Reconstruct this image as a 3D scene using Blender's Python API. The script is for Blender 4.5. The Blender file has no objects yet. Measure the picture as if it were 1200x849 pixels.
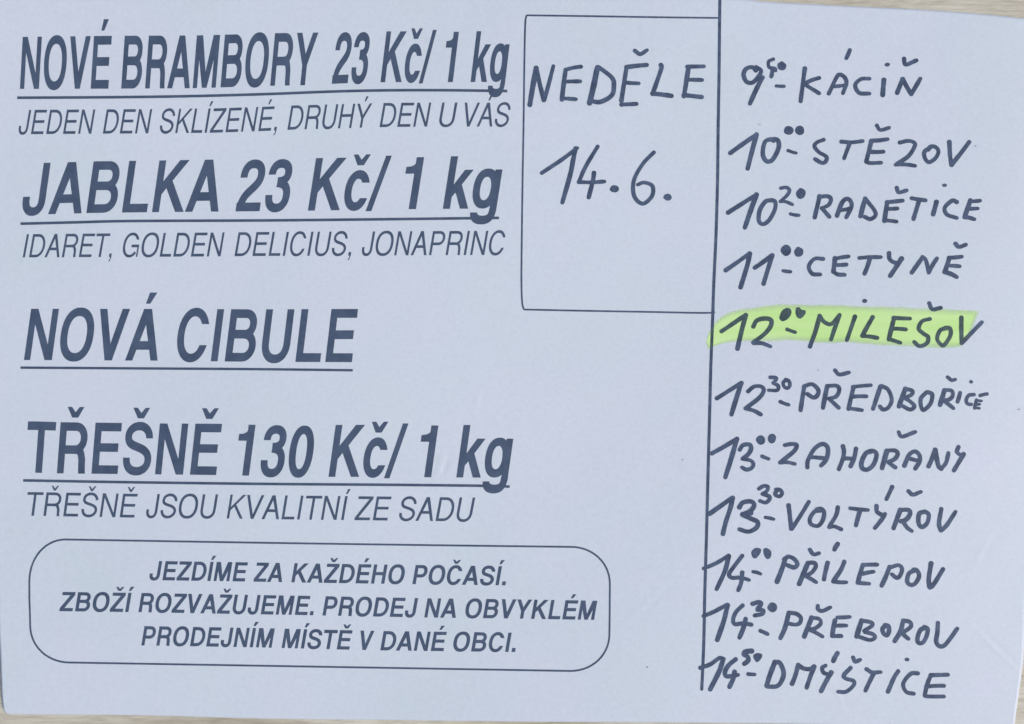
import bpy, math, random
import numpy as np
from mathutils import Vector
from mathutils.geometry import delaunay_2d_cdt

S = bpy.context.scene
C = S.collection
random.seed(7)

# ------------------------------------------------------------------ camera
MM = 0.2475e-3                       # metres on the sheet per photograph pixel (A4 is 297 mm = 1200 px)
PW, PH = 1200.0, 849.0
LENS, SENSOR = 26.0, 36.0
DIST = PW * MM * LENS / SENSOR       # camera height over the resting plane of the sheet
cam = bpy.data.cameras.new('camera'); cam.lens = LENS; cam.sensor_width = SENSOR
cam.clip_start = 0.01; cam.clip_end = 200
co = bpy.data.objects.new('camera', cam); C.objects.link(co)
co.location = (0, 0, DIST); S.camera = co

# ------------------------------------------------------------------ light: soft overcast daylight
SUN_EL, SUN_AZ = math.radians(44), math.radians(104)
w = bpy.data.worlds.new('World'); S.world = w; w.use_nodes = True
nt = w.node_tree
sky = nt.nodes.new('ShaderNodeTexSky'); sky.sky_type = 'NISHITA'; sky.sun_disc = False
sky.sun_elevation = SUN_EL; sky.sun_rotation = SUN_AZ
sky.air_density = 1.0; sky.dust_density = 3.0; sky.ozone_density = 1.0
nt.links.new(sky.outputs[0], nt.nodes['Background'].inputs[0])
nt.nodes['Background'].inputs[1].default_value = 0.118
sun = bpy.data.lights.new('sun', 'SUN'); sun.energy = 1.75; sun.angle = math.radians(16)
sun.color = (0.98, 0.97, 0.95)
so = bpy.data.objects.new('sun', sun); C.objects.link(so)
d = Vector((math.sin(SUN_AZ) * math.cos(SUN_EL), math.cos(SUN_AZ) * math.cos(SUN_EL), math.sin(SUN_EL)))
so.rotation_euler = d.to_track_quat('Z', 'Y').to_euler(); so.location = d * 3
S.view_settings.view_transform = 'Standard'; S.view_settings.look = 'None'
S.view_settings.gamma = 1; S.view_settings.use_curve_mapping = False
S.view_settings.exposure = 0.0
S.cycles.filter_width = 1.5

# ------------------------------------------------------------------ materials
def new_mat(name):
    m = bpy.data.materials.new(name); m.use_nodes = True
    return m, m.node_tree, m.node_tree.nodes['Principled BSDF']
def node(nt, t, **kw):
    n = nt.nodes.new(t)
    for k, v in kw.items():
        if k in n.inputs: n.inputs[k].default_value = v
        else: setattr(n, k, v)
    return n
def ramp(nt, src, stops):
    r = nt.nodes.new('ShaderNodeValToRGB'); e = r.color_ramp.elements
    e[0].position, e[0].color = stops[0][0], (*stops[0][1], 1)
    e[1].position, e[1].color = stops[-1][0], (*stops[-1][1], 1)
    for p, c in stops[1:-1]:
        q = e.new(p); q.color = (*c, 1)
    nt.links.new(src, r.inputs[0]); return r
def mixc(nt, fac, a, b, mode='MIX'):
    n = nt.nodes.new('ShaderNodeMix'); n.data_type = 'RGBA'; n.blend_type = mode
    for sock, v in ((n.inputs[0], fac), (n.inputs[6], a), (n.inputs[7], b)):
        if hasattr(v, 'is_output'): nt.links.new(v, sock)
        else: sock.default_value = v if isinstance(v, float) else (*v, 1)
    return n.outputs[2]

def coords(nt):
    return nt.nodes.new('ShaderNodeTexCoord').outputs['Object']

PAPER_A, PAPER_B = (0.676, 0.745, 0.795), (0.706, 0.747, 0.820)
def paper_material():
    m, t, b = new_mat('white_paper')
    tc = coords(t)
    big = node(t, 'ShaderNodeTexNoise', Scale=20.0, Detail=4.0, Roughness=0.55)
    t.links.new(tc, big.inputs['Vector'])
    col = ramp(t, big.outputs[0], [(0.35, PAPER_A), (0.65, PAPER_B)]).outputs[0]
    # copier paper: long soft fibres and rare pale grey specks
    fib = node(t, 'ShaderNodeTexNoise', Scale=900.0, Detail=4.0, Roughness=0.65)
    t.links.new(tc, fib.inputs['Vector'])
    f = ramp(t, fib.outputs[0], [(0.28, (0.925, 0.925, 0.93)), (0.72, (1.0, 1.0, 1.0))]).outputs[0]
    col = mixc(t, 1.0, col, f, 'MULTIPLY')
    vor = node(t, 'ShaderNodeTexVoronoi', Scale=44.0); t.links.new(tc, vor.inputs['Vector'])
    sp = ramp(t, vor.outputs['Distance'], [(0.0, (0.80, 0.78, 0.80)), (0.035, (1.0, 1.0, 1.0))]).outputs[0]
    col = mixc(t, 0.6, col, sp, 'MULTIPLY')
    t.links.new(col, b.inputs['Base Color'])
    b.inputs['Roughness'].default_value = 0.62
    b.inputs['Specular IOR Level'].default_value = 0.35
    b1 = node(t, 'ShaderNodeBump', Strength=0.32, Distance=0.0002)
    mid = node(t, 'ShaderNodeTexNoise', Scale=330.0, Detail=5.0, Roughness=0.6)
    t.links.new(tc, mid.inputs['Vector']); t.links.new(mid.outputs[0], b1.inputs['Height'])
    t.links.new(b1.outputs[0], b.inputs['Normal'])
    return m

def ink_material(name, ca, cb, rough, spec, scale=260.0):
    m, t, b = new_mat(name)
    tc = coords(t)
    n = node(t, 'ShaderNodeTexNoise', Scale=scale, Detail=4.0, Roughness=0.6)
    t.links.new(tc, n.inputs['Vector'])
    col = ramp(t, n.outputs[0], [(0.32, ca), (0.68, cb)]).outputs[0]
    t.links.new(col, b.inputs['Base Color'])
    b.inputs['Roughness'].default_value = rough
    b.inputs['Specular IOR Level'].default_value = spec
    return m

def feathered(name, shader):
    """wraps a surface so that it thins out where the per-vertex ink coverage drops"""
    m = bpy.data.materials.new(name); m.use_nodes = True
    t = m.node_tree; t.nodes.remove(t.nodes['Principled BSDF'])
    at_ = t.nodes.new('ShaderNodeAttribute'); at_.attribute_name = 'coverage'
    mx = node(t, 'ShaderNodeMixShader'); clear = node(t, 'ShaderNodeBsdfTransparent')
    t.links.new(at_.outputs['Fac'], mx.inputs[0]); t.links.new(clear.outputs[0], mx.inputs[1])
    t.links.new(shader(t), mx.inputs[2]); t.links.new(mx.outputs[0], t.nodes['Material Output'].inputs[0])
    return m
def dyed_paper(t):
    # paper fibres dyed by the highlighter, streaky along the stroke
    tc = coords(t)
    mp = node(t, 'ShaderNodeMapping'); mp.inputs['Scale'].default_value = (30, 260, 100)
    n = node(t, 'ShaderNodeTexNoise', Scale=1.0, Detail=4.0)
    t.links.new(tc, mp.inputs[0]); t.links.new(mp.outputs[0], n.inputs['Vector'])
    c = ramp(t, n.outputs[0], [(0.35, (0.68, 0.89, 0.50)), (0.65, (0.80, 0.95, 0.67))]).outputs[0]
    df = node(t, 'ShaderNodeBsdfDiffuse'); t.links.new(c, df.inputs[0]); return df.outputs[0]
def dye_film(t):
    tr = node(t, 'ShaderNodeBsdfTransparent'); tr.inputs[0].default_value = (0.95, 1.0, 0.82, 1); return tr.outputs[0]

def table_material():
    m, t, b = new_mat('pale_limed_wood')
    tc = coords(t)
    mp = node(t, 'ShaderNodeMapping'); mp.inputs['Scale'].default_value = (16, 150, 20)
    mp.inputs['Rotation'].default_value = (0, 0, math.radians(22))
    n = node(t, 'ShaderNodeTexNoise', Scale=1.0, Detail=6.0, Roughness=0.62, Distortion=0.7)
    t.links.new(tc, mp.inputs[0]); t.links.new(mp.outputs[0], n.inputs['Vector'])
    col = ramp(t, n.outputs[0], [(0.28, (0.46, 0.40, 0.30)), (0.5, (0.66, 0.61, 0.49)), (0.72, (0.80, 0.76, 0.65))]).outputs[0]
    mp2 = node(t, 'ShaderNodeMapping'); mp2.inputs['Scale'].default_value = (120, 900, 200)
    mp2.inputs['Rotation'].default_value = (0, 0, math.radians(22))
    n2 = node(t, 'ShaderNodeTexNoise', Scale=1.0, Detail=4.0, Roughness=0.6)
    t.links.new(tc, mp2.inputs[0]); t.links.new(mp2.outputs[0], n2.inputs['Vector'])
    f = ramp(t, n2.outputs[0], [(0.32, (0.74, 0.73, 0.71)), (0.58, (1, 1, 1))]).outputs[0]
    col = mixc(t, 1.0, col, f, 'MULTIPLY')
    t.links.new(col, b.inputs['Base Color']); b.inputs['Roughness'].default_value = 0.55
    bp = node(t, 'ShaderNodeBump', Strength=0.6, Distance=0.0004)
    t.links.new(n2.outputs[0], bp.inputs['Height']); t.links.new(bp.outputs[0], b.inputs['Normal'])
    return m

M_PAPER = paper_material()
M_PRINT = ink_material('printed_toner', (0.064, 0.092, 0.148), (0.090, 0.124, 0.192), 0.5, 0.22)  # lifted black: veiling haze and sky gloss are put into the toner colour
M_FINE = ink_material('printed_thin_toner', (0.064, 0.092, 0.148), (0.090, 0.124, 0.192), 0.5, 0.22)  # same lifted black, haze and gloss held in the colour
M_PEN = ink_material('blue_black_marker_ink', (0.054, 0.077, 0.128), (0.105, 0.142, 0.224), 0.6, 0.15, 420.0)  # marker dark lifted as well, the haze put into its colour
M_SPECK = ink_material('faint_grey_speck', (0.30, 0.32, 0.38), (0.42, 0.44, 0.50), 0.6, 0.2)
M_DYED = feathered('paper_dyed_yellow_green', dyed_paper)
M_FILM = feathered('yellow_green_dye_film', dye_film)
M_TABLE = table_material()

# ------------------------------------------------------------------ shape of the lying sheet
def gauss(x, y, cx, cy, sx, sy, a=0.0):
    c, s = math.cos(a), math.sin(a)
    u = ((x - cx) * c + (y - cy) * s) / sx; v = (-(x - cx) * s + (y - cy) * c) / sy
    return np.exp(-(u * u + v * v))
def H(X, Y):
    """height of the sheet's top face above the table (metres), X, Y in metres"""
    x, y = X / MM + 600, 424.5 - Y / MM          # sheet coordinates
    z = 1.7 + 0.75 * np.sin(x / 185.0 + 0.6) * np.sin(y / 240.0 + 0.3) + 0.25 * np.sin(x / 97.0 + y / 130.0)
    z = z + 3.4 * np.exp(-np.clip(x + 60, 0, None) / 70.0) * np.exp(-np.clip(y + 60, 0, None) / 150.0)   # lifted top left corner
    z = z - 1.25 * np.exp(-np.clip(1240 - x, 0, None) / 75.0)                                     # right edge drops to the table
    z = z + 0.55 * gauss(x, y, 330, 120, 380, 34, 0.02)                                       # slack fold along first heading
    # little dents and creases
    z = z + 0.16 * gauss(x, y, 517, 545, 2.2, 13, 0.35) - 0.12 * gauss(x, y, 521, 546, 2.4, 12, 0.35)
    z = z + 0.10 * gauss(x, y, 727, 766, 2.0, 12, -0.9) - 0.08 * gauss(x, y, 731, 768, 2.0, 12, -0.9)
    for cx, cy, a_, l_, h_ in ((1150, 640, .5, 30, .07), (980, 812, -.4, 26, .06), (700, 590, 1.1, 22, .06), (1165, 760, -.8, 34, .09), (560, 470, .2, 18, .05), (905, 330, 1.3, 20, .05), (150, 820, -1.2, 20, .06), (760, 700, .8, 40, .07)):
        z = z + h_ * gauss(x, y, cx, cy, 2.2, l_, a_) - .8 * h_ * gauss(x, y, cx + 4 * math.cos(a_), cy + 4 * math.sin(a_), 2.4, l_ * .9, a_)
    z = z + 0.07 * gauss(x, y, 655, 832, 1.8, 6, 0.7) + 0.07 * gauss(x, y, 232, 335, 2, 5, 0.9)
    z = z + 0.05 * np.sin(x / 41.0 + 3 * np.sin(y / 90.0)) * np.sin(y / 53.0 + x / 110.0) + 0.02 * np.sin(x / 23.0 + 2 * np.sin(y / 60.0)) * np.sin(y / 31.0 + x / 80.0)
    edge = np.clip((900 - y) / 160.0, 0, 1)                                                   # bottom edge lies almost flat
    return (0.25 + z * (0.55 + 0.45 * edge)) * 1e-3
def at(px, py, lift=0.0):
    """point of the sheet seen at photograph pixel px, py"""
    px = np.asarray(px, float); py = np.asarray(py, float)
    dx = (px - PW / 2) * MM / DIST; dy = (PH / 2 - py) * MM / DIST
    z = np.zeros_like(dx)
    for _ in range(5):
        z = H(dx * (DIST - z), dy * (DIST - z)) + lift
    return np.stack([dx * (DIST - z), dy * (DIST - z), z], -1)

# ------------------------------------------------------------------ objects
def link_mesh(name, verts, faces, mat, parent=None, smooth=True):
    me = bpy.data.meshes.new(name); me.from_pydata([tuple(map(float, v)) for v in verts], [], [tuple(map(int, f)) for f in faces])
    me.materials.append(mat)
    if smooth: me.polygons.foreach_set('use_smooth', [True] * len(me.polygons))
    me.update()
    o = bpy.data.objects.new(name, me); C.objects.link(o)
    if parent: o.parent = parent
    return o

# tabletop: a slab with rounded edge
def tabletop():
    hx, hy, r, th = 0.62, 0.40, 0.02, 0.028
    ring = []
    for cx, cy, a0 in ((hx - r, hy - r, 0), (-hx + r, hy - r, 90), (-hx + r, -hy + r, 180), (hx - r, -hy + r, 270)):
        for k in range(7):
            a = math.radians(a0 + 15 * k); ring.append((cx + r * math.cos(a), cy + r * math.sin(a)))
    n = len(ring); vs = []
    prof = [(0.996, 0.0), (1.0, -0.002), (1.0, -th + 0.002), (0.996, -th)]
    for s, z in prof: vs += [(x * s, y * s, z) for x, y in ring]
    fs = [tuple(range(n))] + [tuple(reversed(range(3 * n, 4 * n)))]
    for k in range(3):
        for i in range(n):
            j = (i + 1) % n; fs.append((k * n + i, k * n + n + i, k * n + n + j, k * n + j))
    return link_mesh('tabletop', vs, fs, M_TABLE, None, False)
tb = tabletop()
tb['label'] = 'pale beige wood grained tabletop under the white paper notice'
tb['category'] = 'tabletop'

root = bpy.data.objects.new('paper_notice', None); C.objects.link(root)
root.empty_display_size = 0.05
root['label'] = 'white paper sheet with printed price list and handwritten stop times in marker'
root['category'] = 'notice'

def edge_curve(pts, n):
    """resample a polyline with Catmull-Rom smoothing to n points"""
    P = smooth_path(pts, 8); L = np.concatenate([[0], np.cumsum(np.hypot(*np.diff(P, axis=0).T))])
    t = np.linspace(0, L[-1], n)
    return np.stack([np.interp(t, L, P[:, 0]), np.interp(t, L, P[:, 1])], -1)
def smooth_path(pts, k=6):
    P = np.array(pts, float)
    if len(P) < 3:
        t = np.linspace(0, 1, 5)[:, None]
        return P[0] * (1 - t) + P[-1] * t if len(P) == 2 else P
    Q = np.vstack([2 * P[0] - P[1], P, 2 * P[-1] - P[-2]]); out = []
    for i in range(1, len(Q) - 2):
        p0, p1, p2, p3 = Q[i - 1], Q[i], Q[i + 1], Q[i + 2]
        for j in range(k):
            t = j / k
            out.append(0.5 * (2 * p1 + (p2 - p0) * t + (2 * p0 - 5 * p1 + 4 * p2 - p3) * t * t + (3 * p1 - p0 - 3 * p2 + p3) * t ** 3))
    out.append(P[-1]); return np.array(out)

def build_sheet():
    NU, NV = 400, 286
    left = edge_curve([(-9, -14), (-7, 200), (-4, 480), (-2, 700), (0.4, 770), (2.0, 812), (3.4, 827), (4.2, 831.5), (5.6, 834.6)], NV)
    right = edge_curve([(1216, 23.5), (1213, 250), (1206, 560), (1200.5, 745), (1197, 790), (1191.5, 830), (1187, 866)], NV)
    top = edge_curve([(-9, -14), (300, -9), (640, -6), (845, -2), (900, 2.2), (980, 6.5), (1090, 12.0), (1160, 17.5), (1216, 23.5)], NU)
    bot = edge_curve([(5.6, 834.6), (7.8, 836.6), (11.5, 837.4), (30, 837.6), (110, 838), (200, 839.3), (300, 842.3), (470, 844.3), (640, 846.2), (860, 847.6), (1000, 851), (1187, 866)], NU)
    u = np.linspace(0, 1, NU)[None, :, None]; v = np.linspace(0, 1, NV)[:, None, None]
    P = ((1 - v) * top[None] + v * bot[None] + (1 - u) * left[:, None] + u * right[:, None]
         - ((1 - u) * (1 - v) * top[0] + u * (1 - v) * top[-1] + (1 - u) * v * bot[0] + u * v * bot[-1]))
    px, py = P[..., 0].ravel(), P[..., 1].ravel()
    # outside the frame the pixel-to-sheet mapping goes on the same way
    T = at(px, py); B = T.copy(); B[:, 2] -= 0.00011
    N = NU * NV
    i = np.arange(N).reshape(NV, NU)
    a, b, c, dd = i[:-1, :-1].ravel(), i[:-1, 1:].ravel(), i[1:, 1:].ravel(), i[1:, :-1].ravel()
    faces = list(zip(a, dd, c, b)) + list(zip(a + N, b + N, c + N, dd + N))
    rim = list(i[0, :]) + list(i[1:, -1]) + list(i[-1, -2::-1]) + list(i[-2:0:-1, 0])
    for k in range(len(rim)):
        p, q = rim[k], rim[(k + 1) % len(rim)]; faces.append((p, q, q + N, p + N))
    return link_mesh('sheet', np.vstack([T, B]), faces, M_PAPER, root)
build_sheet()

# ------------------------------------------------------------------ ink: any set of outlines -> one film lying on the sheet
def winding(cont, pts):
    w_ = np.zeros(len(pts), int)
    for c in cont:
        a = c; b = np.roll(c, -1, 0)
        x0, y0, x1, y1 = a[:, 0][:, None], a[:, 1][:, None], b[:, 0][:, None], b[:, 1][:, None]
        px, py = pts[:, 0][None], pts[:, 1][None]
        cr = (x1 - x0) * (py - y0) - (px - x0) * (y1 - y0)
        w_ += ((y0 <= py) & (y1 > py) & (cr > 0)).sum(0) - ((y0 > py) & (y1 <= py) & (cr < 0)).sum(0)
    return w_
def fill(groups, grid=9.0):
    """groups: list of lists of closed contours in pixels; each group filled nonzero. Returns verts2d, tris"""
    V, F, off = [], [], 0
    for cont in groups:
        cont = [np.asarray(c, float) for c in cont if len(c) > 2]
        if not cont: continue
        vs, es = [], []; n = 0
        for c in cont:
            vs += [Vector(p) for p in c]; es += [(n + i, n + (i + 1) % len(c)) for i in range(len(c))]; n += len(c)
        allp = np.vstack(cont); lo, hi = allp.min(0), allp.max(0)
        for gx in np.arange(math.ceil(lo[0] / grid) * grid, hi[0], grid):      # extra points so that the film follows the sheet
            for gy in np.arange(math.ceil(lo[1] / grid) * grid, hi[1], grid): vs.append(Vector((gx, gy)))
        r = delaunay_2d_cdt(vs, es, [], 0, 1e-4)
        P = np.array([tuple(p) for p in r[0]]); T = np.array([f for f in r[2] if len(f) == 3], int)
        if len(T) == 0: continue
        cen = P[T].mean(1)
        keep = T[winding(cont, cen) != 0]
        ar = np.cross(P[keep[:, 1]] - P[keep[:, 0]], P[keep[:, 2]] - P[keep[:, 0]])
        keep = np.where((ar > 0)[:, None], keep[:, ::-1], keep)                   # pixel y runs down: flip to face up
        used, inv = np.unique(keep, return_inverse=True)
        V.append(P[used]); F.append(inv.reshape(-1, 3) + off); off += len(used)
    return np.vstack(V), np.vstack(F)
def ink(name, groups, mat, parent, lift, label=None, grid=9.0):
    V, F = fill(groups, grid)
    P = at(V[:, 0], V[:, 1], lift)
    o = link_mesh(name, P, F, mat, parent)
    e = 2e-4                                   # the film takes the sheet's own normals, thin triangles do not disturb it
    gx = (H(P[:, 0] + e, P[:, 1]) - H(P[:, 0] - e, P[:, 1])) / (2 * e); gy = (H(P[:, 0], P[:, 1] + e) - H(P[:, 0], P[:, 1] - e)) / (2 * e)
    N = np.stack([-gx, -gy, np.ones(len(P))], -1); N /= np.linalg.norm(N, axis=1)[:, None]
    o.data.normals_split_custom_set_from_vertices([tuple(map(float, n)) for n in N])
    if label: o['label'] = label
    return o

# ------------------------------------------------------------------ grotesque lettering, cap height 718
def sup_arc(cx, cy, rx, ry, a0, a1, n=26, e=2.25):
    out = []
    for k in range(n + 1):
        a = math.radians(a0 + (a1 - a0) * k / n); c, s = math.cos(a), math.sin(a)
        out.append((cx + rx * math.copysign(abs(c) ** (2 / e), c), cy + ry * math.copysign(abs(s) ** (2 / e), s)))
    return out
def bez(*p, n=9):
    """p0, then triples of control points"""
    out = [p[0]]
    for i in range(1, len(p), 3):
        a, b, c, d_ = out[-1], p[i], p[i + 1], p[i + 2]
        a = p[i - 1]
        for k in range(1, n + 1):
            t = k / n; s = 1 - t
            out.append((s ** 3 * a[0] + 3 * s * s * t * b[0] + 3 * s * t * t * c[0] + t ** 3 * d_[0],
                        s ** 3 * a[1] + 3 * s * s * t * b[1] + 3 * s * t * t * c[1] + t ** 3 * d_[1]))
    return out
def pen(path, V, Hh, level=(0, 0)):
    """broad stroke of width V across, Hh up and down, butt ends; level: ends cut horizontally"""
    P = np.array(path, float); keep = np.concatenate([[True], np.hypot(*np.diff(P, axis=0).T) > 0.5]); P = P[keep]
    Q = P / np.array([V, Hh]); t = np.gradient(Q, axis=0)
    t /= np.hypot(t[:, 0], t[:, 1])[:, None] + 1e-9
    nrm = np.stack([-t[:, 1], t[:, 0]], -1) * 0.5
    for i, f in zip((0, -1), level):
        if f: nx = nrm[i, 0] * 2; nrm[i] = (math.copysign(min(0.5 / max(abs(nx), .3), 0.62), nx), 0)
    return np.vstack([(Q + nrm), (Q - nrm)[::-1]]) * np.array([V, Hh])
def rect(x0, y0, x1, y1): return [(x0, y0), (x1, y0), (x1, y1), (x0, y1)]
def ring(x0, y0, x1, y1, V, Hh):
    cx, cy, rx, ry = (x0 + x1) / 2, (y0 + y1) / 2, (x1 - x0) / 2, (y1 - y0) / 2
    return [sup_arc(cx, cy, rx, ry, 0, 360, 44)[:-1], sup_arc(cx, cy, rx - V, ry - Hh, 0, -360, 44)[:-1]]
def ccw(c):
    c = np.asarray(c, float); a = 0.5 * np.sum(c[:, 0] * np.roll(c[:, 1], -1) - np.roll(c[:, 0], -1) * c[:, 1])
    return c if a > 0 else c[::-1]

def glyph(ch, bold):
    """-> advance, list of contours, (all ccw unless a hole)"""
    V, Hh = (140, 120) if bold else (93, 83)
    v, h = V / 2, Hh / 2; b = bold
    def P(x): return x[0] if b else x[1]
    def bowl(x, y0, y1, xr, xc):                      # half-oval bowl joined to a stem at x
        cy, ry = (y0 + y1) / 2, (y1 - y0) / 2 - h
        return pen([(x, y1 - h), ((x + xc) / 2, y1 - h)] + sup_arc(xc, cy, xr - v - xc, ry, 90, -90, 20, 2.15) + [((x + xc) / 2, y0 + h), (x, y0 + h)], V, Hh)
    if ch == 'I': x = (278 - V) / 2; return 278, [rect(x, 0, x + V, 718)]
    if ch == 'L': x, r = P(((76, 583), (76, 537))); return P((611, 556)), [rect(x, 0, x + V, 718), rect(x, 0, r, Hh)]
    if ch == 'E': x, r = P(((76, 621), (86, 616))); return 667, [rect(x, 0, x + V, 718), rect(x, 0, r, Hh), rect(x, 718 - Hh, r, 718), rect(x, 370 - h, r - 33, 370 + h)]
    if ch == 'T': return 611, [rect(14, 718 - Hh, 598, 718), rect(306 - v, 0, 306 + v, 718)]
    if ch == 'H': x, r = P(((71, 651), (77, 646))); return 722, [rect(x, 0, x + V, 718), rect(r - V, 0, r, 718), rect(x, 375 - h, r, 375 + h)]
    if ch == 'N':
        x, r = P(((69, 654), (76, 646))); s = V * .94; k = V * 1.1
        return 722, [rect(x, 0, x + s, 718), rect(r - s, 0, r, 718), [(x, 718), (r - k, 0), (r, 0), (x + k, 718)]]
    if ch == 'M':
        x, r = P(((69, 765), (73, 761))); s = V * .92; c = (x + r) / 2; k = V * 1.36; q = V * .5
        return 833, [rect(x, 0, x + s, 718), rect(r - s, 0, r, 718), [(x, 718), (c - q, 0), (c + q, 0), (x + k, 718)], [(r, 718), (r - k, 718), (c - q, 0), (c + q, 0)]]
    if ch == 'V':
        k, q = V * 1.10, V * .55; return 667, [[(19, 718), (333 - q, 0), (333 + q, 0), (19 + k, 718)], [(648, 718), (648 - k, 718), (333 - q, 0), (333 + q, 0)]]
    if ch == 'A':
        x, r = P(((20, 702), (14, 654))); c = (x + r) / 2; k, q = V * 1.08, V * .60; y = P((150, 216))
        lx = x + k / 2 + (c - x - k / 2) * (y + h) / 718
        return P((722, 667)), [[(x, 0), (x + k, 0), (c + q, 718), (c - q, 718)], [(r, 0), (c + q, 718), (c - q, 718), (r - k, 0)], rect(lx, y, 2 * c - lx, y + Hh)]
    if ch == 'Y':
        k = V * 1.14; return 667, [rect(333 - v, 0, 333 + v, 300), [(15, 718), (333 - v, 272), (333 + v, 272), (333 + v, 300), (15 + k, 718)], [(652, 718), (652 - k, 718), (333 - v, 300), (333 - v, 272), (333 + v, 272)]]
    if ch == 'K':
        if b: return 722, [rect(76, 0, 216, 718), [(200, 410), (500, 718), (690, 718), (402, 434), (718, 0), (544, 0), (300, 330), (200, 228)]]
        return 667, [rect(76, 0, 162, 718), [(150, 335), (538, 718), (655, 718), (345, 420), (663, 0), (553, 0), (283, 360), (150, 230)]]
    if ch == 'Z':
        k = V * P((1.34, 1.4)); return 611, [rect(27, 0, 584, Hh), rect(42, 718 - Hh, 584, 718), [(27, .92 * Hh), (27 + k, .92 * Hh), (584, 718 - .92 * Hh), (584 - k, 718 - .92 * Hh)]]
    if ch == 'O': return 778, ring(P((44, 40)), -19, P((734, 738)), 737, V * 1.04, Hh)
    if ch == '0': return 556, ring(P((32, 38)), -16, P((524, 518)), 710, V * 1.0, Hh)
    if ch == 'C':
        x, r = P(((45, 684), (44, 680))); return 722, [pen(sup_arc((x + r) / 2, 359, (r - x) / 2 - v, 378 - h, 27, 336, 34, 2.15), V, Hh, (1, 1))]
    if ch == 'G':
        x, r = 46, 709; return 778, [pen(sup_arc(x + 325, 359, 325 - v, 378 - h, 27, 322, 34, 2.15), V, Hh, (1, 0)), rect(r - 60, 0, r, 372), rect(400, 372 - Hh, r, 372)]
    if ch == 'D': x, r = P(((76, 685), (81, 674))); return 722, [rect(x, 0, x + V, 718), bowl(x + v, 0, 718, r, x + 250)]
    if ch == 'P': x, r = P(((76, 627), (86, 622))); return 667, [rect(x, 0, x + V, 718), bowl(x + v, P((252, 296)), 718, r, x + 300)]
    if ch == 'R':
        x, r = P(((76, 658), (88, 660))); y = P((275, 300))
        return 722, [rect(x, 0, x + V, 718), bowl(x + v, y, 718, r, x + 330), pen(bez((x + 300, y + h), (x + 440, y + h), (r - 95 - v * .3, y + h - 5), (r - v - 14, 190), (r - v - 10, 110), (r - v - 8, 50), (r - v + 4, -0.5)), V, Hh, (0, 1))]
    if ch == 'B':
        x, r, r2 = P(((76, 669, 640), (74, 627, 600))); m = 376
        return P((722, 667)), [rect(x, 0, x + V, 718), bowl(x + v, m - h, 718, r2, x + 330), bowl(x + v, 0, m + h, r, x + 330)]
    if ch == 'U':
        x, r = P(((72, 651), (79, 644))); return 722, [pen([(x + v, 718), (x + v, 500)] + sup_arc((x + r) / 2, 262, (r - x) / 2 - v, 281 - h, 180, 360, 24) + [(r - v, 500), (r - v, 718)], V, Hh)]
    if ch == 'J':
        x, r = P(((22, 484), (17, 428))); return P((556, 500)), [pen([(r - v, 718), (r - v, 500)] + sup_arc((x + r) / 2, 205, (r - x) / 2 - v, 224 - h, 0, -180, 22) + [(x + v, 250)], V, Hh)]
    if ch == 'S':
        x, r = P(((39, 629), (48, 620))); L, R, T, B = x + v, r - v, 737 - h, -19 + h; c = 334
        return 667, [pen(bez((R - 8, 505), (R - 12, 610), (c + 115, T), (c, T), (c - 130, T), (L + 8, T - 62), (L + 8, 530), (L + 8, 425), (c - 115, 408), (c, 378), (c + 130, 345), (R, 300), (R, 200), (R, 95), (c + 120, B), (c, B), (c - 135, B), (L, 105), (L, 232)), V, Hh, (1, 1))]
    if ch == '1': return 556, [rect(378 - V, 0, 378, 710), [(69, 486), (300, 486), (300, 710), (272, 710), (258, 655), (222, 606), (160, 585), (69, 578)]]
    if ch == '2': return 556, [rect(28, 0, 511, Hh), pen(bez((98, 462), (98, 590), (165, 710 - h), (272, 710 - h), (375, 710 - h), (441, 600), (441, 505), (441, 390), (330, 335), (235, 262), (160, 205), (112, 140), (104, 40)), V, Hh, (1, 0))]
    if ch == '3': return 556, [pen(bez((99, 498), (103, 600), (165, 650), (265, 650), (370, 650), (422, 600), (422, 525), (422, 440), (350, 402), (225, 402)), V, Hh, (1, 0)), pen(bez((225, 385), (370, 385), (446, 330), (446, 215), (446, 110), (380, 41), (268, 41), (155, 41), (97, 105), (97, 220)), V, Hh, (0, 1))]
    if ch == 'c': return 556, [pen(sup_arc(279, 266, 245 - v, 280 - h, 27, 333, 30, 2.15), V, Hh, (1, 1))]
    if ch == 'k': return 556, [rect(69, 0, 207, 718), [(195, 315), (385, 532), (552, 532), (366, 330), (562, 0), (402, 0), (268, 222), (195, 152)]]
    if ch == 'g': return 611, ring(40, 0, 520, 546, V * .98, Hh * .95) + [rect(553 - V * .95, -40, 553, 532), pen(bez((553 - v, 10), (553 - v, -60), (553 - v, -157), (310, -157), (190, -157), (128, -125), (124, -52)), V * .97, Hh, (0, 1))]
    if ch == '/': return 278, [[(-37, -19), (78, -19), (315, 737), (200, 737)]]
    if ch == '.': return 278, [rect(64, 0, 214, 150)] if b else [rect(87, 0, 191, 106)]
    if ch == ',': return 278, [[(87, 0), (87, 106), (191, 106), (191, -10), (160, -110), (95, -147), (95, -108), (135, -80), (140, 0)]]
    if ch == ' ': return 278, []
    raise KeyError(ch)
ACUTE = {'Á': 'A', 'É': 'E', 'Í': 'I', 'Ý': 'Y'}
CARON = {'Č': 'C', 'Ě': 'E', 'Ř': 'R', 'Š': 'S', 'Ž': 'Z', 'č': 'c', 'Ň': 'N'}
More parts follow.
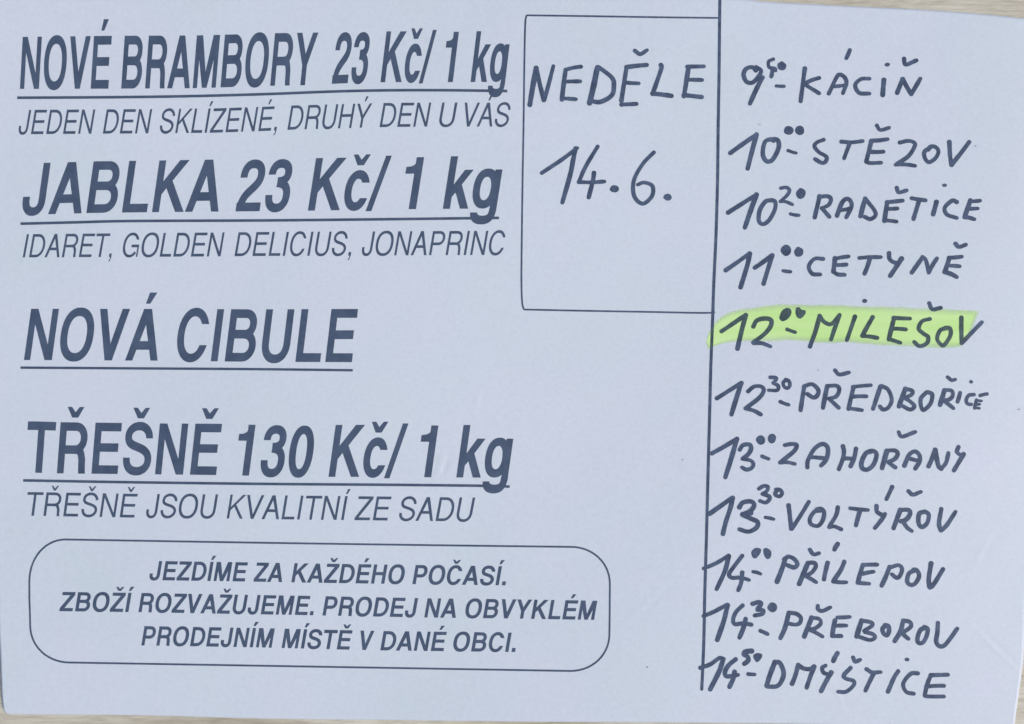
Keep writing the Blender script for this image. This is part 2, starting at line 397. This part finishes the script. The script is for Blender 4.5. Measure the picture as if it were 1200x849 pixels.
def accent(ch, bold, cx):
    if ch in ACUTE:
        p = [(-60, 790), (30, 790), (150, 945), (-5, 945)] if bold else [(-28, 780), (28, 780), (112, 930), (18, 930)]
        dy = 0
    else:
        p = [(-172, 935), (-80, 935), (0, 862), (80, 935), (172, 935), (62, 785), (-62, 785)] if bold else [(-135, 925), (-78, 925), (0, 838), (78, 925), (135, 925), (36, 775), (-36, 775)]
        dy = -175 if ch == 'č' else 0
    return [(cx + x, y + dy) for x, y in p]
def densify(c, step=70):
    c = np.asarray(c, float); out = []
    for i in range(len(c)):
        a, b = c[i], c[(i + 1) % len(c)]; n = max(1, int(np.hypot(*(b - a)) / step))
        for k in range(n): out.append(a + (b - a) * k / n)
    return np.array(out)
def word_groups(text, bold):
    """-> list of (contours) per glyph in font units and the ink extent without accents"""
    x, groups, lo, hi = 0.0, [], 1e9, -1e9
    for ch in text:
        base = ACUTE.get(ch) or CARON.get(ch) or ch
        adv, cs = glyph(base, bold)
        if cs:
            hole = base in 'O0g' and len(cs) > 1
            g = []
            for i, c in enumerate(cs):
                c = np.asarray(c, float)
                if not (hole and i == 1): c = ccw(c)
                g.append(c)
            allx = np.concatenate([c[:, 0] for c in g])
            lo, hi = min(lo, x + allx.min()), max(hi, x + allx.max())
            if base != ch: g.append(ccw(accent(ch, bold, (allx.min() + allx.max()) / 2)))
            groups.append([densify(c) + np.array([x, 0]) for c in g])
        x += adv
    return groups, lo, hi

def lerp(tab, x): return np.interp(x, [p[0] for p in tab], [p[1] for p in tab])
def set_line(words, base, cap, slant, bold):
    out = []
    for text, x0, x1 in words:
        gs, lo, hi = word_groups(text, bold)
        for g in gs:
            ng = []
            for c in g:
                X = x0 + (c[:, 0] - lo) / (hi - lo) * (x1 - x0); v = c[:, 1] / 718.0
                hh = lerp(cap, X)
                ng.append(np.stack([X + lerp(slant, X) * hh * v, lerp(base, X) - hh * v], -1))
            out.append(ng)
    return out
def thick_line(pts, wd, closed=False, cap=True, jitter=0.0):
    """outline of a drawn line of width wd (number or list) along pts"""
    P = np.asarray(pts, float)
    if closed:
        t = np.roll(P, -1, 0) - np.roll(P, 1, 0)
    else: t = np.gradient(P, axis=0)
    t /= np.hypot(t[:, 0], t[:, 1])[:, None] + 1e-9
    n = np.stack([-t[:, 1], t[:, 0]], -1)
    r = np.broadcast_to(np.asarray(wd, float) / 2, (len(P),)).copy()
    if closed: return [ccw(P + n * r[:, None]), ccw(P - n * r[:, None])[::-1]] if True else None
    a, b = P + n * r[:, None], P - n * r[:, None]
    if cap:
        def fan(c, t0, rr):
            a0 = math.atan2(t0[1], t0[0]); return [(c[0] + rr * math.cos(a0 + s), c[1] + rr * math.sin(a0 + s)) for s in np.linspace(math.pi / 2, -math.pi / 2, 9)[1:-1]]
        return [np.vstack([a, fan(P[-1], t[-1], r[-1]), b[::-1], fan(P[0], -t[0], r[0])])]
    return [np.vstack([a, b[::-1]])]

DYE_Z, PRINT_Z, RULE_Z, PEN_Z, HI_Z = 1.6e-5, 3e-5, 5e-5, 7e-5, 1.0e-4
def heading(words, base, cap, slant, rule, rw, label):
    o = ink('printed_heading', set_line(words, base, cap, slant, True), M_PRINT, root, PRINT_Z, label)
    if rule: ink('underline', [thick_line(smooth_path(rule, 10), rw, cap=False)], M_PRINT, o, RULE_Z)
def subline(words, base, cap, slant, label, parent=root, name='printed_subline'):
    return ink(name, set_line(words, base, cap, slant, False), M_FINE, parent, PRINT_Z, label)

heading([('NOVÉ', 23.3, 127), ('BRAMBORY', 142, 367), ('23', 388.8, 429), ('Kč/', 445.9, 504.5), ('1', 517.6, 530.7), ('kg', 551.5, 592)],
        [(22, 104.5), (130, 104.2), (220, 103.7), (253, 102.9), (316, 100.8), (365, 100), (400, 98), (450, 96.6), (597, 96.3)],
        [(22, 61), (130, 62), (365, 61.6), (450, 59.6), (597, 59.6)], [(22, .055), (140, .068), (365, .1), (450, .12), (597, .12)],
        [(20.2, 114.8), (130, 114.2), (220, 113), (310, 110.6), (388, 107.6), (449, 106.2), (520, 106), (594.4, 106.9)], 3.2,
        'bold heading NOVÉ BRAMBORY 23 Kč/ 1 kg at the top left')
subline([('JEDEN', 20.8, 107), ('DEN', 120.5, 173.7), ('SKLÍZENÉ,', 186.1, 324), ('DRUHÝ', 336.8, 431.5), ('DEN', 444.8, 500.5), ('U', 513.3, 531.2), ('VÁS', 539.7, 594.9)],
        [(21, 157.6), (175, 156.6), (250, 155.8), (304, 154), (341, 152.3), (400, 150.6), (445, 149.3), (500, 148.6), (597, 148.6)],
        [(21, 28.5), (310, 28.6), (597, 28)], [(20, .165), (300, .165), (597, .18)], 'light slanted line JEDEN DEN SKLÍZENÉ, DRUHÝ DEN U VÁS')
heading([('JABLKA', 24.2, 256), ('23', 275.9, 336.9), ('Kč/', 360.8, 449.2), ('1', 468.4, 487.5), ('kg', 518.9, 581.8)],
        [(27, 252), (56, 251.4), (105, 249.9), (180, 248.9), (290, 247.9), (365, 247.1), (480, 245.4), (585, 244.5)],
        [(27, 60.6), (180, 60.6), (300, 61.6), (480, 61.6), (585, 61.8)], [(27, .14), (250, .145), (400, .16), (585, .155)],
        [(24, 262.4), (90, 260.8), (154, 259.3), (310, 258.6), (460, 257.1), (584.8, 255.6)], 3.2,
        'bold heading JABLKA 23 Kč/ 1 kg')
subline([('IDARET,', 26.6, 130.4), ('GOLDEN', 142, 258.5), ('DELICIUS,', 274.8, 411), ('JONAPRINC', 423, 589)],
        [(27, 302), (250, 300.8), (310, 300.2), (590, 299)], [(27, 27.3), (200, 28), (590, 28.4)], [(20, .18), (200, .17), (590, .17)],
        'light slanted line IDARET, GOLDEN DELICIUS, JONAPRINC')
heading([('NOVÁ', 28, 184.7), ('CIBULE', 204.2, 412.4)],
        [(28, 422.2), (180, 422.9), (300, 424.3), (413, 424.7)], [(28, 60.1), (180, 60.6), (413, 62.4)], [(28, .142), (250, .126), (413, .116)],
        [(24, 431.1), (160, 432), (300, 432.9), (413.4, 434.2)], 2.9, 'bold heading NOVÁ CIBULE')
heading([('TŘEŠNĚ', 28.8, 253.2), ('130', 274.2, 363.2), ('Kč/', 385, 469.9), ('1', 487.2, 505.3), ('kg', 534.7, 595.2)],
        [(40, 554.2), (65, 555), (190, 556.3), (240, 556.8), (287, 557.6), (355, 559), (450, 559.2), (540, 559.9), (600, 560)],
        [(28, 60.1), (190, 59.7), (380, 60.8), (540, 61.6), (600, 61.6)], [(28, .068), (100, .08), (200, .10), (290, .13), (400, .14), (600, .14)],
        [(27.2, 563.3), (150, 565.4), (310, 567.4), (450, 568.4), (566, 569.6), (597.3, 570.5)], 3.1,
        'bold heading TŘEŠNĚ 130 Kč/ 1 kg')
subline([('TŘEŠNĚ', 28.8, 157.3), ('JSOU', 170.3, 251.2), ('KVALITNÍ', 265.7, 402.7), ('ZE', 415.2, 453.9), ('SADU', 466.4, 551.7)],
        [(35, 604.7), (110, 606), (150, 606.8), (250, 607.6), (310, 608.7), (430, 610), (540, 611.3)], [(35, 27.7), (300, 28), (550, 28)],
        [(35, .13), (150, .15), (350, .165), (560, .19)], 'light slanted line TŘEŠNĚ JSOU KVALITNÍ ZE SADU')

def corner(cx, cy, rx, ry, a0, a1): return sup_arc(cx, cy, rx, ry, a0, a1, 14, 2.05)
fr = ([(77 + (668.4 - 77) * k / 30, 632.5 + 8.7 * k / 30 + 0.5 * math.sin(k / 30 * math.pi)) for k in range(31)]
      + corner(668.4, 684.5, 46.3, 43.4, -90, 0)[1:] + [(714.6, 700), (714.5, 720)]
      + corner(668.4, 743.0, 45.8, 43.6, 0, 90) + [(668.4 - (668.4 - 82) * k / 30, 786.6 - 9.9 * k / 30) for k in range(1, 31)]
      + corner(82, 733, 46.6, 43.7, 90, 180)[1:] + [(34.9, 715), (34.4, 700)] + corner(77, 682, 42.6, 49.5, 180, 270)[:-1])
note = ink('printed_frame', [thick_line(np.array(fr), 2.2, closed=True)], M_FINE, root, PRINT_Z, 'thin rounded frame around three lines of text')
SL = [(60, .165), (400, .175), (700, .175)]
for ws, ba, cp in (
    ([('JEZDÍME', 174.2, 286.8), ('ZA', 297, 330.6), ('KAŽDÉHO', 341.4, 472.2), ('POČASÍ.', 483.3, 592.2)], [(170, 680), (285, 681.7), (370, 683.2), (480, 684.8), (592, 686.3)], 22.4),
    ([('ZBOŽÍ', 69.4, 150.5), ('ROZVAŽUJEME.', 162.2, 366.9), ('PRODEJ', 377.9, 486.1), ('NA', 497.2, 534.2), ('OBVYKLÉM', 543.8, 696.1)], [(70, 716.5), (165, 717.7), (250, 719.3), (350, 721), (500, 724), (590, 725), (697, 726.8)], 22.5),
    ([('PRODEJNÍM', 165.6, 318.2), ('MÍSTĚ', 330, 409.3), ('V', 418.6, 434.9), ('DANÉ', 445.7, 519.7), ('OBCI.', 529.6, 603.6)], [(165, 756.6), (300, 758.9), (380, 761), (450, 762.5), (604, 764.4)], 22.6)):
    ink('framed_text_line', set_line(ws, ba, [(0, cp)], SL, True), M_PRINT, note, PRINT_Z, 'bold slanted line starting with ' + ws[0][0])

# ------------------------------------------------------------------ handwriting in marker
rng = np.random.default_rng(5)
def pen_strokes(ox, oy, s, text, wd=4.35):
    """strokes: 'x,y x,y*' points with * at a corner; 'w5:' sets the width; 'B:cx,cy,rx,ry' blot; 'P:' filled shape"""
    out = []
    for st in text.split(';'):
        st = st.strip()
        if not st: continue
        wid = wd
        if st[0] == 'B':
            cx, cy, rx, ry = map(float, st[2:].split(','))
            ph = rng.uniform(0, 6.28, 2)
            out.append(np.array([((cx + rx * (1 + .05 * math.sin(2 * a + ph[0]) + .04 * math.sin(3 * a + ph[1])) * math.cos(a)) / s + ox,
                                  (cy + ry * (1 + .05 * math.sin(2 * a + ph[1])) * math.sin(a)) / s + oy) for a in np.linspace(0, 2 * math.pi, 22)[:-1]]))
            continue
        if st[0] == 'P':
            P = np.array([tuple(map(float, q.split(','))) for q in st[2:].split()]); P = np.vstack([P[-1], P, P[0], P[1]])
            Q = smooth_path(P, 5)[5:-5][:-1]; out.append(ccw(Q / s + np.array([ox, oy]))); continue
        if st[0] == 'w':
            a, st = st.split(':'); wid = float(a[1:])
        cur = []; runs = []
        for q in st.split():
            c = q.endswith('*'); x, y = map(float, q.rstrip('*').split(','))
            cur.append((x / s + ox, y / s + oy))
            if c and len(cur) > 1: runs.append(cur); cur = [cur[-1]]
        if len(cur) > 1: runs.append(cur)
        for r in runs:
            p = smooth_path(r, 7); n = len(p)
            if n < 6:
                t = np.linspace(0, 1, 9)[:, None]; p = p[0] * (1 - t) + p[-1] * t; n = 9
                bow = rng.normal(0, .22); dd = p[-1] - p[0]; L = np.hypot(*dd) + 1e-6
                p = p + np.sin(np.pi * t) * bow * np.array([-dd[1], dd[0]]) / L
            k = np.linspace(0, 1, n)
            ww = wid * 1.09 * (1 + .05 * np.sin(k * 5 + rng.uniform(0, 6)) + .03 * np.sin(k * 17 + rng.uniform(0, 6)) + rng.normal(0, .02))
            ww[0] *= 1.04; ww[-1] *= .93
            out += [ccw(c) for c in thick_line(p, ww)]
    return [out]

def entry(label, place, time=None, name='handwritten_place_name', tname='handwritten_time', z=PEN_Z):
    g = []
    for a in place: g += pen_strokes(*a)
    g = [sum(g, [])]
    o = ink(name, g, M_PEN, root, z, label)
    if time: ink(tname, [sum([pen_strokes(*a)[0] for a in time], [])], M_PEN, o, z)
    return o

entry('handwritten word NEDĚLE in the small box',
 [(610, 50, 5, "w5.4:55,365 92,150; w5:92,150 137,338; 140,338 193,138; w5:243,335 265,160; 265,160 310,148 355,142; 255,230 350,228; 245,328 325,333;"
  "w6:405,355 430,250 450,150; w4.8:450,145 465,150 535,205 548,250 535,310 470,348 420,345; w4.8:592,340 622,145* 740,132; 615,235 693,240; w4.5:592,364 680,360; 670,48 702,68 742,45;"
  "w4.8:823,132 825,155 775,300* 885,313; w5:958,315 985,145; 978,142 1075,140; 985,218 1065,220; w4.8:958,308 1062,320")], name='handwritten_day')
entry('handwritten date 14.6. in the small box',
 [(620, 160, 6, "90,258 230,165 340,82; w5:328,85 312,160 290,270 235,465; 483,72 400,210 350,322* 440,324 530,318; w4.8:457,258 450,310 420,430; B:601,369,33,25;"
  "878,113 800,195 738,310 740,420 800,474 865,420 868,350 810,325 765,340; B:975,428,28,24")], name='handwritten_date')
entry('handwritten KÁCIŇ with time 9.50 at the top of the list',
 [(860, 50, 5, "w4.6:417,152 392,345; 500,208 455,222 412,243* 500,298; 557,300 600,210 620,188 650,205 660,240 640,298; w4:585,258 655,250; 680,45 660,92; 795,212 745,215 712,250 735,295 795,300;"
  "w5.2:880,220 873,308; B:900,130,15,11; w4.6:958,295 990,215* 1040,303* 1093,212; 998,95 1008,130 1070,105")],
 [(860, 50, 5, "w4.6:130,165 108,145 72,155 58,190 75,230 110,235 145,200 160,165 130,143; w4.8:168,205 95,358; w3.8:232,98 205,112 208,145 240,152 245,165; 228,155 220,200; w3.6:282,120 266,130 270,150 290,153 298,135 282,122; B:282,136,16,18; w3.6:250,255 295,257")])
entry('handwritten STĚZOV with time 10.00',
 [(840, 140, 7.5, "940,180 880,205 860,240 900,290 965,330 955,375 920,382 865,350"),
  (990, 140, 7.5, "-28,197 60,203 158,192; w4.4:45,210 15,290 -5,345; w4.6:235,190 190,370; 235,190 310,185 378,175; 215,285 340,285; 190,372 225,385 320,382; w4:283,55 315,95 390,75;"
   "485,205 560,190 610,205 615,240 560,325 450,400*; w4.2:450,400 540,398 620,410; 750,250 700,290 710,350 745,378 800,340 825,285 800,245 755,240 735,270; w4.6:920,200 928,330 940,400* 1095,200")],
 [(840, 140, 7.5, "w4.6:120,297 350,135; w5:350,135 272,435; w4.6:500,190 475,175 425,200 405,290 420,350 455,373 500,345 545,250 540,190 510,174 460,182; B:633,98,42,40; B:730,98,42,40; w3.6:628,275 698,297")])
entry('handwritten RADĚTICE with time 10.20',
 [(990, 205, 7.5, "w4.8:-220,190 -263,375; -225,195 -150,190 -120,215 -140,265 -200,295* -135,370; w4.6:-67,360 -25,250 15,212 50,230 60,280 15,375; -40,312 55,295;"
   "w5:140,365 180,215; 180,210 260,310 270,360 225,390 175,370; w4.8:350,405 375,240; 370,242 510,228; 375,300 462,297; 350,400 455,412; w4.2:458,115 475,155 545,138;"
   "590,207 710,225; w4.6:655,225 605,390; w5:807,240 778,348; B:878,93,20,15; 985,240 945,228 880,290 900,350 985,380; w5:1105,225 1055,370; w4.2:1105,235 1190,228; 1085,300 1170,297; 1055,375 1095,378 1140,392")],
 [(840, 205, 7.5, "w4.6:100,333 350,175; w5:350,175 248,465; w4.6:480,225 430,235 380,310 370,400 405,435 460,400 510,310 515,240 480,222; w3.8:565,118 610,112 640,135 620,180 560,235* 610,238 665,262; w4:742,135 715,160 730,195 755,185 765,150 735,132; B:740,165,24,30; w3.8:650,345 722,357")])
entry('handwritten CETYNĚ with time 11.00',
 [(840, 275, 7.5, "935,215 860,215 810,280 840,345 910,352; w4.8:1040,210 1025,330; w4.2:1040,215 1160,193; 1040,268 1140,265; 1025,325 1060,350 1125,355"),
  (990, 275, 7.5, "130,207 220,200 318,200; w4.8:222,210 175,345; w4.6:390,165 395,215 430,245 450,248; w5:500,213 400,365; w4.6:590,335 685,200; 685,200 715,230 740,335* 812,210;"
   "915,205 1030,195; w4.8:920,205 880,330* 940,350 985,375; 935,275 1010,280; 975,82 1005,110 1065,90")],
 [(840, 275, 7.5, "w4.6:80,315 285,170; w5:290,170 270,270 210,465; w4.8:335,293 490,180; w4.8:488,185 412,435; B:610,140,44,48; w4:718,125 698,150 710,178 738,172 742,140 712,125; B:722,150,16,20; w3.8:585,320 650,328")])
entry('handwritten MILEŠOV with time 12.00 under yellow green highlighter',
 [(840, 345, 7.5, "w4.6:820,460 870,320 905,190; 905,190 940,240 1000,265 1050,220 1080,180; w4.6:1080,185 1005,400"),
  (990, 345, 7.059, "w4.6:85,185 18,380; B:166,56,20,18; w4.6:232,190 145,345* 270,362; w4.8:410,195 365,375; 405,197 540,202; 400,285 505,292; 365,370 460,402;"
   "705,205 640,225 612,285 650,325 690,355 680,405 620,430 575,395; w4.2:700,75 725,125 795,113; 850,280 790,300 765,370 800,420 830,415 875,340 870,285 830,278; w4.6:965,195 965,300 968,405; 968,405 1135,232")],
 [(840, 345, 7.5, "w4.6:42,327 250,185; w5:255,185 183,480; w4.8:322,285 350,235 410,215 475,225 475,280 420,350 320,425; 325,430 400,432 472,460;"
   "P:555,190 575,145 620,120 655,140 650,185 615,225 575,238 552,215; P:700,120 725,115 745,135 780,145 775,180 735,215 705,200 692,160; w3.8:620,310 690,335")])
entry('handwritten PŘEDBOŘICE with time 12.30, last letters small',
 [(830, 430, 7.059, "w4.8:795,165 765,360; 800,160 860,145 910,190 905,235 870,255 820,225; w4.8:985,165 950,340; 985,160 1060,158 1085,190 1060,245 1000,265* 1080,340; w4.2:1050,30 1085,65 1165,48"),
  (990, 430, 6.667, "w4.6:70,160 30,330; w4.2:65,158 205,145; 60,235 170,232; 30,325 135,340; w4.8:280,155 222,330; 290,152 340,180 368,260 340,320 300,335 275,310;"
   "w5:475,175 425,310; w4.2:475,172 530,190 520,220 465,245; 465,245 510,270 545,310 510,335 440,300; 640,200 595,250 600,320 620,338 670,290 685,220 650,198;"
   "w5:780,185 745,300; w4.2:780,182 835,188 845,225 820,255 775,265* 850,325; w3.8:805,82 835,105 865,100; w4.2:902,205 882,275; B:988,118,15,14; w3.8:1010,218 970,225 950,260 960,290 990,295;"
   "w3.6:1030,260 1015,325; w3:1030,265 1070,268; w3:1020,293 1055,293; w3:1015,324 1052,325; w3.8:1060,225 1112,213")],
 [(830, 430, 7.059, "w4.6:72,262 275,135; w5:275,135 193,395; 330,205 380,165 440,165 460,200 420,260 310,345* 380,365 435,395; w4:515,88 565,95 540,135* 580,160 570,195 500,195; w3.8:650,110 622,130 628,165 655,178 676,155 668,120 640,106; w4:597,290 665,315")])
entry('handwritten ZAHOŘANY with time 13.00',
 [(825, 500, 7.5, "712,165 770,155 815,165 790,220 670,318; 670,318 730,315 800,330; w4.6:910,360 915,300 970,200 1040,155 1085,180 1090,240 1070,300 1030,345; 950,270 1060,280"),
  (975, 500, 7.059, "w4.6:92,165 100,210 90,270 58,355; w4.6:200,185 185,260 155,330; 100,265 185,268; w4.6:330,205 280,225 245,300 255,350 300,355 345,315 370,240 350,205 310,205;"
   "w5.2:455,205 415,345; 455,200 520,200 545,225 520,270 465,295* 525,340; w4:553,48 580,85 690,45; w4.6:600,325 640,235 690,208 725,240 725,290 690,350; 640,265 720,285;"
   "w5:800,330 855,195; w5:855,195 880,320 905,350; 905,350 945,300 965,220; 1048,170 1035,210 1060,235; w4.8:1090,230 1060,280 1010,365")],
 [(825, 500, 7.5, "w4.6:70,238 290,110; w5:290,110 188,448; w4.6:315,205 345,165 400,160 415,195 390,245 340,285; 340,285 410,300 435,330 420,365 375,380 335,360; B:500,120,40,40; B:598,107,37,42; w4:513,263 568,285")])
entry('handwritten VOLTÝŘOV with time 13.30',
 [(820, 560, 7.5, "w4.8:782,245 805,450; 810,450 960,213; w4.6:1060,290 1010,300 970,360 980,410 1040,425 1080,380 1095,310 1070,275 1030,280"),
  (970, 560, 7.5, "w4.4:90,262 75,330 15,430; 15,435 60,430 120,455; 200,270 355,285; w4.6:285,290 250,420; w4.8:430,250 435,300 480,330; 505,320 475,370 415,445; w4.2:568,82 517,190;"
   "w5:640,285 580,445; w4.6:640,285 710,285 725,320 690,370 640,385; 660,385 700,440 740,470; 712,120 750,150 820,125; w4.6:850,300 805,320 800,400 830,435 875,400 890,330 860,298; w4.6:1000,275 980,400 995,465; 1000,465 1050,415 1125,300")],
 [(820, 560, 7.5, "w4.8:88,318 290,175; w5.2:290,180 270,270 230,390 205,495; w5:350,260 380,220 450,210 480,240 450,290 380,325; w6:378,325 450,312; w4.8:390,335 460,365 510,390 500,440 430,475 350,455;"
   "w4:522,98 560,75 600,80 590,120 550,145; 555,145 610,165 615,190 580,220 530,205; w4.4:675,115 665,150 700,165 725,140 710,110 670,105; w3.8:580,350 650,365")])
entry('handwritten PŘÍLEPOV with time 14.00',
 [(820, 630, 7.5, "w5:680,390 750,200; w4.6:745,195 780,170 830,190 860,235 830,265 770,245; w5:875,410 950,230; 950,225 1010,225 1020,260 985,310 930,340* 1025,395; 970,110 1000,150 1050,140; w4.8:1125,225 1093,370"),
  (960, 630, 7.5, "w5:165,58 135,108; w4.6:222,215 190,290 125,385; 125,388 240,395; w4.8:385,245 340,400; 385,243 510,240; 385,320 480,302; 340,400 440,408; w4.8:620,260 550,425; 625,265 700,245 730,280 710,340 680,355 640,325;"
   "w4.6:840,290 790,320 775,390 810,420 850,400 880,340 860,290 830,285; w5:985,230 965,360 970,435; w4.8:975,440 1010,410 1090,280")],
 [(820, 630, 7.5, "w4.2:35,275 150,225 255,160; w5:255,165 225,290 150,455; 375,162 300,260 260,320 280,355 360,355 435,375; w4.6:375,310 365,400 340,465; P:455,130 490,95 535,100 535,135 500,180 470,180; P:565,100 600,98 630,130 620,180 590,190 565,150; w4:470,303 535,322")])
entry('handwritten PŘEBOROV with time 14.30',
 [(820, 695, 7.5, "w4.8:785,175 750,310 710,400; w4.4:785,175 850,185 890,220 880,265 840,280 780,270; w5.2:985,220 920,385; 985,220 1050,230 1065,270 1020,310 970,325* 1080,385; w4.2:1040,115 1040,145 1080,160 1150,128"),
  (970, 695, 7.5, "85,218 195,212; w4.8:65,245 40,380; 70,290 165,288; 40,380 120,380; w5.2:300,245 255,385; w4.2:300,245 380,260 390,290 320,335; 330,345 400,365 415,395 370,415 270,385; w4.8:520,290 485,310 490,355 520,375 540,340 535,295 505,285;"
   "w5:665,245 640,340 590,425; w4.6:665,245 720,255 735,290 700,325 650,350* 710,405; w4.6:860,305 815,330 790,400 800,440 840,435 870,380 880,320 850,300; w4.6:970,265 965,350 955,430 985,470 1030,460 1080,400 1140,315")],
 [(820, 695, 7.5, "w4.2:35,205 130,165 240,105; w5.2:245,110 215,240 155,415; 378,112 320,170 295,235 310,275 380,270 455,280; w4.8:405,230 385,310 350,395; w4.6:465,98 520,82 540,98 510,145; 510,150 560,155 550,185 485,200; B:640,128,42,42; w4.2:535,335 597,363")])
entry('handwritten DMÝŠTICE with time 14.50 at the bottom of the list',
 [(815, 755, 7.5, "w5:700,160 660,260 625,370; w4.8:700,160 740,165 775,240 765,310 720,370 630,375; w4.8:850,350 875,290 905,185; w4.6:905,185 950,215 1010,220 1045,195; w4.8:1045,200 1010,290 978,385; w4.2:1145,190 1115,210 1125,250 1160,265 1185,262"),
  (965, 755, 7.5, "w5:70,250 40,300 -20,415; w5:125,80 88,150; 240,210 180,275 200,305 265,325 265,365 200,420 130,420; w4.2:262,118 280,155 325,138; 380,222 430,250 505,247; w4.6:445,255 370,410; w4.6:658,240 620,300 568,420; B:735,137,20,17;"
   "w4.4:830,258 770,262 710,330 705,380 735,425 795,437; w4.4:945,275 1095,270; 945,275 915,350 890,452; 905,375 1060,368; 895,455 930,462 1060,462")],
 [(815, 755, 7.5, "w4.2:45,210 130,180 210,125 250,130; w5:245,135 210,240 130,400; w4.6:355,135 290,190 260,250 280,285 375,272; w4.8:345,245 335,300 300,378; w5:495,62 440,68 428,92 460,112 465,145 430,175; P:510,100 545,80 585,90 580,125 545,160 520,140; w4:465,265 520,268")])

ink('column_rule', [thick_line(smooth_path([(843.7, -3), (843.2, 40), (842.7, 90), (841.7, 150), (841.0, 210), (839.2, 275), (836.7, 330), (835.0, 380), (833.1, 430), (831.3, 500), (829.6, 565), (827.9, 632), (826, 697), (824.8, 755), (822.5, 808)], 8), 3.55)],
    M_PEN, root, RULE_Z, 'long dark vertical pen rule left of the handwritten list', 7)
bx = (smooth_path([(841, 21.3), (760, 20.3), (690, 19.2), (618.5, 18.2)], 10).tolist() + smooth_path([(618.5, 18.2), (616.6, 20), (615.3, 34), (614.3, 90), (613.5, 150), (612.6, 200), (611.6, 270), (611.1, 330), (612, 355), (614, 363)], 8).tolist()[1:]
      + smooth_path([(614, 363), (680, 364.4), (760, 365.8), (831, 366.9), (834.5, 363.5), (836.2, 352)], 8).tolist()[1:])
ink('pen_box', [thick_line(np.array(bx), 2.15)], M_PEN, root, PRINT_Z, 'thin pen drawn box around day and date', 7)

# highlighter wash with feathered rim
def highlight():
    top = smooth_path([(827.0, 402), (830, 392), (838.3, 377.5), (854.8, 366.5), (875, 361.5), (890, 359.5), (906.7, 357.2), (950, 357), (1000, 358.3), (1040, 359.6), (1075, 360.6), (1110, 362.4), (1138, 363.2), (1150, 364)], 8)
    bot = smooth_path([(829.5, 408.5), (834, 407.4), (840, 404.6), (858, 401.5), (880, 399.9), (905, 400.2), (933, 399.9), (973, 402.4), (993, 402), (1032, 404.8), (1075, 407.5), (1110, 408), (1124, 407), (1134, 398)], 8)
    nu, nv = 150, 18
    def res(P):
        L = np.concatenate([[0], np.cumsum(np.hypot(*np.diff(P, axis=0).T))]); t = np.linspace(0, L[-1], nu)
        return np.stack([np.interp(t, L, P[:, 0]), np.interp(t, L, P[:, 1])], -1)
    top, bot = res(top), res(bot); k = np.arange(nu)
    top[:, 1] += .35 * np.sin(k * .23) + .25 * np.sin(k * .61 + 1) - .5; bot[:, 1] += .4 * np.sin(k * .19 + 2) + .25 * np.sin(k * .53) + .5
    v = np.linspace(0, 1, nv)[:, None, None]; v[1] *= .7; v[-2] = 1 - .7 * (1 - v[-2]); P = (1 - v) * top[None] + v * bot[None]
    i = np.arange(nu * nv).reshape(nv, nu)
    F = list(zip(i[:-1, :-1].ravel(), i[1:, :-1].ravel(), i[1:, 1:].ravel(), i[:-1, 1:].ravel()))
    cov = np.ones((nv, nu)); cov[0] = cov[-1] = 0.0; cov[1] = cov[-2] = .5; cov[2] = cov[-3] = .88; cov[:, 0] = 0.25; cov[:, -1] = 0.0; cov[:, -2] *= .35; cov[:, -3] *= .6; cov[:, 1] *= .6
    par = root
    for name, mat, z in (('highlighter_stripe', M_DYED, DYE_Z), ('dye_film', M_FILM, HI_Z)):
        o = link_mesh(name, at(P[..., 0].ravel(), P[..., 1].ravel(), z), F, mat, par)
        a = o.data.attributes.new('coverage', 'FLOAT', 'POINT'); a.data.foreach_set('value', cov.ravel().astype(np.float32))
        if par is root: o['label'] = 'yellow green highlighter stripe over the MILEŠOV entry'
        par = o
highlight()

# stray specks of ink on the blank paper
for sx, sy, rx, ry in ((800, 539, 1.3, .8), (758.5, 782, 1.2, .9), (1194, 480, 1.6, .9), (890.5, 146, 1.0, .7), (1143, 171.5, 1.5, .7), (959, 434, .9, .6)):
    ink('ink_speck', [[np.array([(sx + rx * math.cos(a), sy + ry * math.sin(a)) for a in np.linspace(0, 2 * math.pi, 10)[:-1]])]], M_SPECK, root, PEN_Z)
